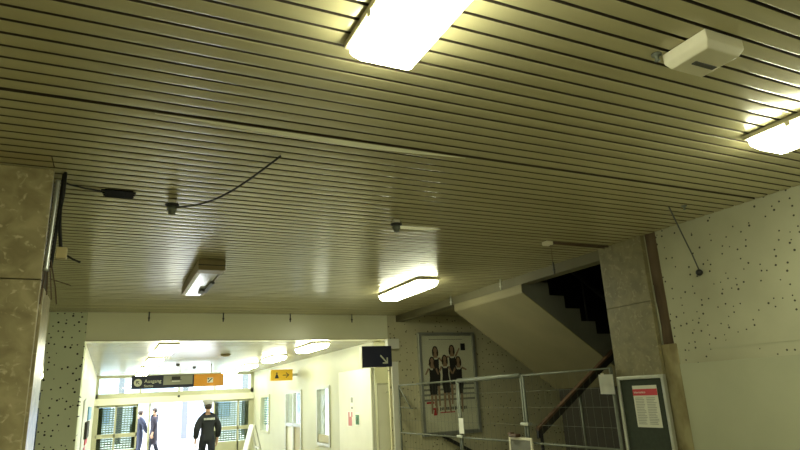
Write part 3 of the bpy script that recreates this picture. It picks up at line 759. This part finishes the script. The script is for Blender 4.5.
# five generic printed figures: (x, head z, scale, lean, left hand, right hand)
figs = [(5.80, 2.43, 0.98, 0.02, (-0.17, -0.28), (0.17, 0.02)), (5.44, 2.41, 0.98, -0.01, (-0.15, -0.45), (0.13, -0.35)),
        (5.36, 2.22, 0.92, 0.0, (-0.15, -0.42), (0.12, -0.42)), (5.63, 2.25, 0.93, 0.02, (-0.13, -0.40), (0.14, -0.45)), (5.92, 2.22, 0.92, -0.02, (-0.14, -0.42), (0.17, -0.30))]
for i, (x, zh, s, ln, lh, rh) in enumerate(figs):
    y = Yp - i * 0.002
    fg = bmesh.new()
    limb(fg, (x - 0.035, zh - 0.62 * s), (x - 0.055, zh - 1.02 * s), 0.030 * s, 0.016, y); limb(fg, (x + 0.035, zh - 0.62 * s), (x + 0.045 + ln, zh - 1.02 * s), 0.030 * s, 0.016, y)
    limb(fg, (x - 0.075, zh - 0.14), (x + lh[0], zh + lh[1] * 0.6), 0.020, 0.013, y); limb(fg, (x + 0.075, zh - 0.14), (x + rh[0], zh + rh[1] * 0.6), 0.020, 0.013, y)
    ell(fg, x, zh, 0.038 * s, 0.055 * s, y - 0.0010); limb(fg, (x, zh - 0.03), (x, zh - 0.14), 0.022, 0.05, y - 0.0004)
    o = obj('printed_woman', fg, 'skin_print', ps)
    dr = bmesh.new()
    prism(dr, [(x - 0.07, zh - 0.13), (x - 0.03, zh - 0.17), (x + 0.03, zh - 0.17), (x + 0.07, zh - 0.13), (x + 0.062, zh - 0.30), (x + 0.085, zh - 0.45), (x + 0.075 + ln, zh - 0.66 * s), (x - 0.075 + ln, zh - 0.66 * s), (x - 0.085, zh - 0.45), (x - 0.062, zh - 0.30)], 'y', y - 0.0006, y - 0.0014)
    obj('dress', dr, 'dress', o)
    h = bmesh.new(); ell(h, x, zh + 0.032, 0.052 * s, 0.045 * s, y - 0.0009, 12); ell(h, x - 0.045, zh - 0.04, 0.022, 0.075, y - 0.0004, 10); ell(h, x + 0.045, zh - 0.04, 0.022, 0.075, y - 0.0004, 10)
    obj('hair', h, 'hairdark', o)
bm = bmesh.new(); bx(bm, 6.0, 6.10, Yp - 0.003, Yp - 0.0005, 2.40, 2.53)
obj('printed_bag', bm, 'dress', ps)
bm = PRISM([(5.30, 1.385), (5.43, 1.385), (5.43, 1.34), (5.405, 1.25), (5.33, 1.25), (5.355, 1.345), (5.30, 1.345)], 'y', Yp, Yp - 0.0015)
bx(bm, 5.20, 5.36, Yp - 0.0015, Yp, 1.455, 1.49)
obj('printed_red_mark', bm, 'red', ps)
bm = bmesh.new(); xx = 5.47
for i in range(17):
    wd = 0.030
    bx(bm, xx, xx + wd * 0.72, Yp - 0.0015, Yp, 1.335 if i % 3 else 1.325, 1.385); xx += wd + (0.02 if i == 8 else 0.003)
bx(bm, 5.32, 6.05, Yp - 0.0015, Yp, 2.605, 2.612)
obj('printed_title', bm, 'inkblack', ps)
bm = bmesh.new(); bx(bm, 5.47, 5.78, Yp - 0.0015, Yp, 1.285, 1.302)
obj('printed_subtitle', bm, 'red', ps)

# ------------------------------------------------------------------ signs
def arrow(bm, cx, cz, L, ang, w, y):
    ca, sa = math.cos(ang), math.sin(ang)
    def T(u, v): return (cx + u * ca - v * sa, cz + u * sa + v * ca)
    prism(bm, [T(-L, -w), (T(L - w, -w)), T(L - w, w), T(-L, w)], 'y', y, y - 0.002)
    for s in (1, -1):
        prism(bm, [T(L, 0), T(L - 1.25 * L * 0.72, s * L * 0.8), T(L - 1.25 * L * 0.72 - 1.6 * w, s * (L * 0.8 - 1.6 * w)), T(L - 2.2 * w, 0)], 'y', y, y - 0.002)

t = thing('direction_sign', 'navy box sign with a white diagonal arrow at the corridor mouth', 'sign', (4.18, 9.76, 2.125))
obj('casing', BX(3.905, 4.465, 9.70, 9.82, 2.125, 2.485, 0.008), 'navy', t)
bm = bmesh.new(); prism(bm, [(4.235, 2.315), (4.253, 2.333), (4.375, 2.205), (4.357, 2.187)], 'y', 9.70, 9.698)
bx(bm, 4.285, 4.385, 9.6975, 9.70, 2.180, 2.203); bx(bm, 4.362, 4.385, 9.6972, 9.70, 2.180, 2.285)
obj('arrow', bm, 'signcream', t)
obj('side_cover', BX(3.895, 3.906, 9.705, 9.815, 2.10, 2.48, 0.003), 'box_white', t)
obj('bracket', BX(4.43, 4.66, 9.78, 9.90, 2.44, 2.62, 0.01), 'white', t)

t = thing('overhead_sign', 'long overhead sign, navy and grey at left with an orange right end', 'sign', (1.53, 16.0, 2.09))
nv = obj('navy_panel', BX(0.46, 1.88, 15.94, 16.06, 2.08, 2.385, 0.006), 'navy', t)
obj('grey_field', BX(1.17, 1.85, 15.936, 15.94, 2.15, 2.37), 'signgrey', nv)
bm = BX(1.36, 1.56, 15.932, 15.936, 2.27, 2.345, 0.001); bx(bm, 1.33, 1.59, 15.932, 15.936, 2.255, 2.268)
obj('train_pictogram', bm, 'inkblack', nv)
obj('train_stripe', BX(1.37, 1.55, 15.931, 15.936, 2.225, 2.24), 'signwhite', nv)
bm = face_front(text_bm('Ausgang', 0.115, 0.002), 0.74, 15.938, 2.215); obj('exit_lettering', bm, 'signcream', nv)
bm = face_front(text_bm('Sortie', 0.085, 0.002), 0.74, 15.938, 2.115); obj('exit_lettering', bm, 'signcream', nv)
bm = bmesh.new(); ell(bm, 0.60, 2.225, 0.09, 0.09, 15.94, 20); obj('round_pictogram', bm, 'signcream', nv)
bm = bmesh.new(); arrow(bm, 0.60, 2.225, 0.055, PI * 0.75, 0.008, 15.938); obj('round_arrow', bm, 'navy', nv)
og = obj('orange_panel', BX(1.885, 2.60, 15.94, 16.06, 2.085, 2.385, 0.006), 'orange', t)
bm = BX(2.20, 2.34, 15.935, 15.94, 2.17, 2.29); obj('white_pictogram', bm, 'signwhite', og)
bm = bmesh.new(); prism(bm, [(2.215, 2.19), (2.235, 2.175), (2.33, 2.27), (2.31, 2.285)], 'y', 15.935, 15.933); ell(bm, 2.225, 2.265, 0.02, 0.02, 15.935, 10); obj('pictogram_mark', bm, 'inkblack', og)
for xx in (0.7, 2.3): obj('hanger', TUBE([(xx, 16.0, 2.38), (xx, 16.0, CZ)], 0.012), 'alu', t)

t = thing('wayfinding_sign', 'yellow sign with a black figure and arrow above the right wall windows', 'sign', (4.2, 17.2, 2.15))
X0, X1, YS = 3.76, 4.36, 15.6
X0, X1 = 3.71, 4.29
obj('casing', BX(X0, X1, YS - 0.05, YS + 0.09, 2.14, 2.42, 0.012), 'yellow', t)
bm = bmesh.new(); yy = YS - 0.05
ell(bm, X0 + 0.16, 2.325, 0.022, 0.024, yy, 10); prism(bm, [(X0 + 0.14, 2.30), (X0 + 0.18, 2.30), (X0 + 0.215, 2.20), (X0 + 0.105, 2.20)], 'y', yy, yy - 0.002)
obj('figure_pictogram', bm, 'inkblack', t)
bm = bmesh.new(); arrow(bm, X0 + 0.40, 2.275, 0.085, 0, 0.010, yy); obj('arrow', bm, 'inkblack', t)
obj('wall_arm', BX(X1, XR, YS - 0.01, YS + 0.04, 2.25, 2.31), 'alu', t)

# flat cabinet on the corridor wall with notices
t = thing('wall_cabinet', 'tall flat white cabinet against the corridor wall under the navy sign', 'cabinet', (XR, 11.35, 0))
obj('body', BX(XR - 0.05, XR - 0.001, 10.45, 12.25, 0.0, 2.155, 0.006), 'white', t)
obj('edge_strip', BX(XR - 0.056, XR - 0.05, 10.45, 10.49, 0, 2.155), 'frame_green', t)
def card(label, y0, y1, z0, z1, m, x=XR - 0.05, marks=()):
    c = thing('notice', label, 'notice', (x, (y0 + y1) / 2, z0))
    obj('sheet', BX(x - 0.004, x - 0.0005, y0, y1, z0, z1), m, c)
    for (a, b, cc, d, mm) in marks: obj('printed_block', BX(x - 0.0052, x - 0.004, a, b, cc, d), mm, c)
card('small white pictogram card high on the white cabinet', 11.38, 11.58, 1.40, 1.66, 'signwhite', marks=((11.42, 11.54, 1.54, 1.64, 'signgrey'), (11.45, 11.51, 1.42, 1.46, 'inkblack')))
card('pink figure notice on the white cabinet', 11.40, 11.78, 1.08, 1.38, 'signwhite', marks=((11.50, 11.70, 1.10, 1.27, 'pink'), (11.46, 11.54, 1.27, 1.36, 'pink'), (11.62, 11.70, 1.27, 1.36, 'pink')))
card('green pictogram notice on the white cabinet', 11.08, 11.34, 1.10, 1.36, 'signwhite', marks=((11.11, 11.30, 1.13, 1.31, 'greenprint'), (11.18, 11.24, 1.19, 1.25, 'signwhite')))

# left corridor wall notices
def lcard(name, label, cat, y0, y1, z0, z1, m, th=0.02):
    return single(name, BX(-0.3800, -0.3795 + th, y0, y1, z0, z1, 0.003), m, label, cat)
lcard('notice', 'blue notice on the left corridor wall above the black box', 'notice', 14.6, 16.9, 1.44, 1.72, 'blue')
lcard('wall_box', 'black box fixed to the left corridor wall under the blue notice', 'box', 13.3, 14.8, 1.12, 1.43, 'inkblack', 0.05)
lcard('leaflet', 'red and white leaflet on the left corridor wall below the black box', 'leaflet', 14.0, 15.2, 0.98, 1.10, 'red')
lcard('leaflet', 'pink leaflet on the left corridor wall, lowest in view', 'leaflet', 13.6, 14.4, 0.78, 0.95, 'pink')
lcard('leaflet', 'white leaflet on the left corridor wall beside the black box', 'leaflet', 15.4, 16.3, 1.22, 1.36, 'signwhite')
single('wall_conduit', TUBE([(-0.367, 11.7, 0.0), (-0.367, 11.7, 1.80), (-0.367, 12.2, 1.83)], 0.013), 'alu', 'thin grey conduit rising on the left corridor wall near the pitted column', 'conduit')

# folding floor sign
t = thing('floor_sign', 'white folding floor sign standing beside the right glass doors', 'sign', (3.55, 17.0, 0))
def leaf(x0, x1):
    b = PRISM([(x0, 0.0), (x0 + 0.03, 0.0), (x1 + 0.03, 1.05), (x1, 1.05)], 'y', 16.72, 17.28); return b
obj('front_leaf', leaf(3.28, 3.545), 'white', t)
fr2 = bmesh.new()
for yy in (16.70, 17.27): prism(fr2, [(3.84, 0.0), (3.87, 0.0), (3.60, 1.05), (3.57, 1.05)], 'y', yy, yy + 0.03)
bx(fr2, 3.70, 3.73, 16.73, 17.27, 0.45, 0.49); obj('rear_leg_frame', fr2, 'alu', t)
obj('hinge', TUBE([(3.575, 16.70, 1.045), (3.575, 17.30, 1.045)], 0.014), 'alu', t)

# ------------------------------------------------------------------ people
def skin_mesh(chains, sub=2):
    """chains: list of [(point, radius), ...]; a chain may start at an existing point"""
    verts, rad, edges, idx = [], [], [], {}
    for ch in chains:
        prev = None
        for p, r in ch:
            k = tuple(round(c, 4) for c in p)
            if k not in idx: idx[k] = len(verts); verts.append(p); rad.append(r)
            i = idx[k]
            if prev is not None and prev != i: edges.append((prev, i))
            prev = i
    me = bpy.data.meshes.new('tmp'); me.from_pydata(verts, edges, [])
    o = bpy.data.objects.new('tmp', me); C.objects.link(o)
    sk = o.modifiers.new('s', 'SKIN'); sk.use_smooth_shade = True
    for i, r in enumerate(rad):
        sv = me.skin_vertices[0].data[i]; rr = r if isinstance(r, tuple) else (r, r); sv.radius = rr; sv.use_root = (i == 0)
    ss = o.modifiers.new('u', 'SUBSURF'); ss.levels = sub; ss.render_levels = sub
    dg = bpy.context.evaluated_depsgraph_get()
    m2 = bpy.data.meshes.new_from_object(o.evaluated_get(dg))
    bm = bmesh.new(); bm.from_mesh(m2)
    for f in bm.faces: f.smooth = True
    bpy.data.objects.remove(o); bpy.data.meshes.remove(me); bpy.data.meshes.remove(m2)
    return bm

def person(label, loc, rz, H=1.70, stride=0.12, mats=('jacket', 'trousers'), coat_len=0.86, cap=None, back=None, arm=0.26, bag=False, lean=0.0):
    """figure facing +Y (local), built about the origin then turned and placed"""
    s = H / 1.75
    t = thing('person', label, 'person', (0, 0, 0))
    hip, sh, nk = 0.93 * s, 1.42 * s, 1.50 * s
    LR = {}
    st = stride
    for sd, f in ((-1, 1), (1, -1)):
        hp = (sd * 0.09, 0, hip - 0.05); kn = (sd * 0.10, st * f * 0.55 + 0.03, 0.50 * s); an = (sd * 0.095, st * f - (0.05 if f < 0 else 0), 0.09 * s)
        so = (sd * 0.165, 0, sh - 0.06); el = (sd * arm, -0.03 - 0.05 * f, 1.13 * s); wr = (sd * (arm + 0.005), 0.06 - 0.07 * f, 0.90 * s)
        LR[sd] = (hp, kn, an, so, el, wr)
    pel = (0, 0, hip); wst = (0, 0, 1.10 * s); ch = (0, 0, 1.30 * s); neck = (0, lean * .1, nk); hd0 = (0, 0.02 + lean * .2, 1.585 * s); hd1 = (0, 0.025 + lean * .25, 1.69 * s)
    chains = [[(pel, (0.125, 0.085)), (wst, (0.12, 0.085)), (ch, (0.12, 0.09)), (neck, 0.052), (hd0, (0.068, 0.085)), (hd1, (0.066, 0.08))]]
    for sd in (-1, 1):
        hp, kn, an, so, el, wr = LR[sd]
        chains.append([(pel, (0.125, 0.085)), (hp, 0.075), (kn, 0.055), (an, 0.038), ((an[0], an[1] + 0.13, 0.035), (0.042, 0.03))])
        chains.append([(ch, (0.12, 0.09)), (so, 0.045), (el, 0.040), (wr, 0.028)])
        palm = (wr[0], wr[1] + 0.02, wr[2] - 0.08)
        chains.append([(wr, 0.028), (palm, (0.034, 0.018))])
        for i in range(4):
            q = (palm[0] - 0.0 * sd, palm[1] + 0.033 - 0.022 * i, palm[2] - 0.03)
            L = (0.065, 0.075, 0.07, 0.055)[i]
            chains.append([(palm, (0.034, 0.018)), (q, 0.0095), ((q[0] - 0.012 * sd, q[1], q[2] - L * 0.55), 0.009), ((q[0] - 0.035 * sd, q[1], q[2] - L), 0.007)])
        chains.append([(palm, (0.034, 0.018)), ((palm[0] - 0.015 * sd, palm[1] + 0.045, palm[2] + 0.01), 0.010), ((palm[0] - 0.025 * sd, palm[1] + 0.06, palm[2] - 0.035), 0.008)])
    bm = skin_mesh(chains)
    hz = 1.63 * s; hy = hd0[1]
    ball(bm, (0, hy + 0.095, hz - 0.012), 0.016, (0.8, 1.2, 1.3), 8)
    for sd in (-1, 1):
        ball(bm, (sd * 0.080, hy - 0.005, hz - 0.005), 0.026, (0.35, 0.8, 1.2), 8); ball(bm, (sd * 0.030, hy + 0.078, hz + 0.015), 0.012, (1.2, 0.7, 0.8), 8)
    ball(bm, (0, hy + 0.080, hz - 0.055), 0.022, (1.2, 0.5, 0.35), 8)
    body = obj('body', bm, 'skin', t)
    # jacket / coat
    low = (0, 0, coat_len * s)
    jc = [[((0, 0, wst[2]), (0.165, 0.125)), (ch, (0.200, 0.14)), ((0, 0, sh + 0.02), (0.12, 0.10)), ((0, lean * .05, nk + 0.02), 0.085)],
          [((0, 0, wst[2]), (0.165, 0.125)), (low, (0.20, 0.155))]]
    if coat_len < 0.7: jc[1] = [((0, 0, wst[2]), (0.165, 0.125)), ((0, 0, 0.75 * s), (0.19, 0.14)), (low, (0.20, 0.15))]
    for sd in (-1, 1):
        hp, kn, an, so, el, wr = LR[sd]
        w2 = tuple(el[i] + (wr[i] - el[i]) * 0.93 for i in range(3))
        jc.append([(ch, (0.200, 0.14)), ((sd * 0.180, 0, so[2] + 0.015), 0.092), (el, 0.082), (w2, 0.06)])
    obj('jacket' if coat_len > 0.7 else 'coat', skin_mesh(jc), mats[0], t)
    tr = [[((0, 0, hip - 0.0), (0.175, 0.13)), ((0, 0, hip + 0.16), (0.15, 0.115))]]
    for sd in (-1, 1):
        hp, kn, an, so, el, wr = LR[sd]
        tr.append([((0, 0, hip), (0.175, 0.13)), (hp, 0.112), (kn, 0.076), ((an[0], an[1], 0.10 * s), 0.068)])
    obj('trousers', skin_mesh(tr), mats[1], t)
    for sd in (-1, 1):
        an = LR[sd][2]
        bm = skin_mesh([[((an[0], an[1] - 0.05, 0.045), (0.045, 0.042)), ((an[0], an[1] + 0.06, 0.045), (0.047, 0.040)), ((an[0], an[1] + 0.16, 0.035), (0.042, 0.028))]])
        obj('shoe', bm, 'shoe', t)
    bm = bmesh.new(); ball(bm, (0, hy - 0.012, hz + 0.025), 0.098, (0.88, 1.0, 0.98)); 
    bmesh.ops.bisect_plane(bm, geom=bm.verts[:] + bm.edges[:] + bm.faces[:], plane_co=(0, hy + 0.03, hz + 0.0), plane_no=(0, 0.75, -0.66), clear_outer=True)
    obj('hair', bm, 'hairdark', t)
    if cap:
        bm = bmesh.new(); lathe(bm, [(0.094, -0.02), (0.098, 0.045), (0.135, 0.09), (0.12, 0.12), (0.05, 0.135), (0.001, 0.137)], (0, hy, hz + 0.035), 20)
        c = obj('cap', bm, 'cap', t)
        bm = bmesh.new(); lathe(bm, [(0.096, 0.0), (0.098, 0.022)], (0, hy, hz + 0.035), 20); prism(bm, [(-0.08, hy + 0.07), (0.08, hy + 0.07), (0.05, hy + 0.15), (-0.05, hy + 0.15)], 'z', hz + 0.030, hz + 0.038); obj('cap_band', bm, 'inkblack', c)
    if back:
        bm = bmesh.new(); xx = -0.125
        for i in range(8):
            v = [bm.verts.new(p) for p in ((xx, -0.150, 1.335 * s), (xx + 0.026, -0.150, 1.335 * s), (xx + 0.026, -0.142, 1.385 * s), (xx, -0.142, 1.385 * s))]
            f = bm.faces.new(v); xx += 0.0315
        r = bmesh.ops.solidify(bm, geom=bm.faces[:], thickness=-0.012)
        bmesh.ops.recalc_face_normals(bm, faces=bm.faces[:])
        jk = [c for c in t.children if c.name.startswith('jacket')][0]
        obj('back_lettering', bm, 'signwhite', jk)
    if bag:
        bm = BX(0.24, 0.36, -0.16, 0.16, 0.55, 0.86, 0.03); tube(bm, [(0.30, -0.1, 0.86), (0.28, 0, 0.93), (0.30, 0.1, 0.86)], 0.01, 6)
    t.location = loc; t.rotation_euler = (0, 0, rz)
    return t

person('person in a dark navy jacket and white peaked cap walking away towards the doors', (2.12, 15.0, 0), 0.10, 1.70, 0.16, ('jacket', 'trousers'), 0.80, True, True, 0.262)
person('person in a long dark violet coat just outside the left doors', (1.43, 22.3, 0), 1.3, 1.62, 0.12, ('coat', 'trousers'), 0.45, arm=0.20)
person('person in dull blue standing half hidden behind the left glass door', (0.98, 22.7, 0), -0.9, 1.56, 0.06, ('bluecloth', 'bluecloth'), 0.9, lean=0.2)

# ------------------------------------------------------------------ light, camera
w = bpy.data.worlds.new('World'); SC.world = w; w.use_nodes = True
bg = w.node_tree.nodes['Background']; bg.inputs['Color'].default_value = (0.90, 0.95, 1.0, 1); bg.inputs['Strength'].default_value = 11.0

cam = bpy.data.cameras.new('Camera'); co = bpy.data.objects.new('Camera', cam); C.objects.link(co); SC.camera = co
cam.sensor_width = 36; cam.lens = 590.0 / 800 * 36; cam.clip_start = 0.05; cam.clip_end = 300
Z = Vector((-105, -2056, 590)).normalized(); D = Vector((-292, 184, 590)); D = (D - Z * D.dot(Z)).normalized(); X = D.cross(Z)
if X[0] < 0: X = -X
rt = Vector((X[0], D[0], Z[0])); up = -Vector((X[1], D[1], Z[1])); fw = Vector((X[2], D[2], Z[2]))
co.matrix_world = Matrix(((rt[0], up[0], -fw[0], 0), (rt[1], up[1], -fw[1], 0), (rt[2], up[2], -fw[2], 1.65), (0, 0, 0, 1)))

vs = SC.view_settings
vs.view_transform = 'Standard'; vs.look = 'None'; vs.gamma = 1.0; vs.use_curve_mapping = False
vs.exposure = 0.12
SC.cycles.use_denoising = True
SC.cycles.max_bounces = 10; SC.cycles.diffuse_bounces = 6
SC.cycles.sample_clamp_indirect = 10
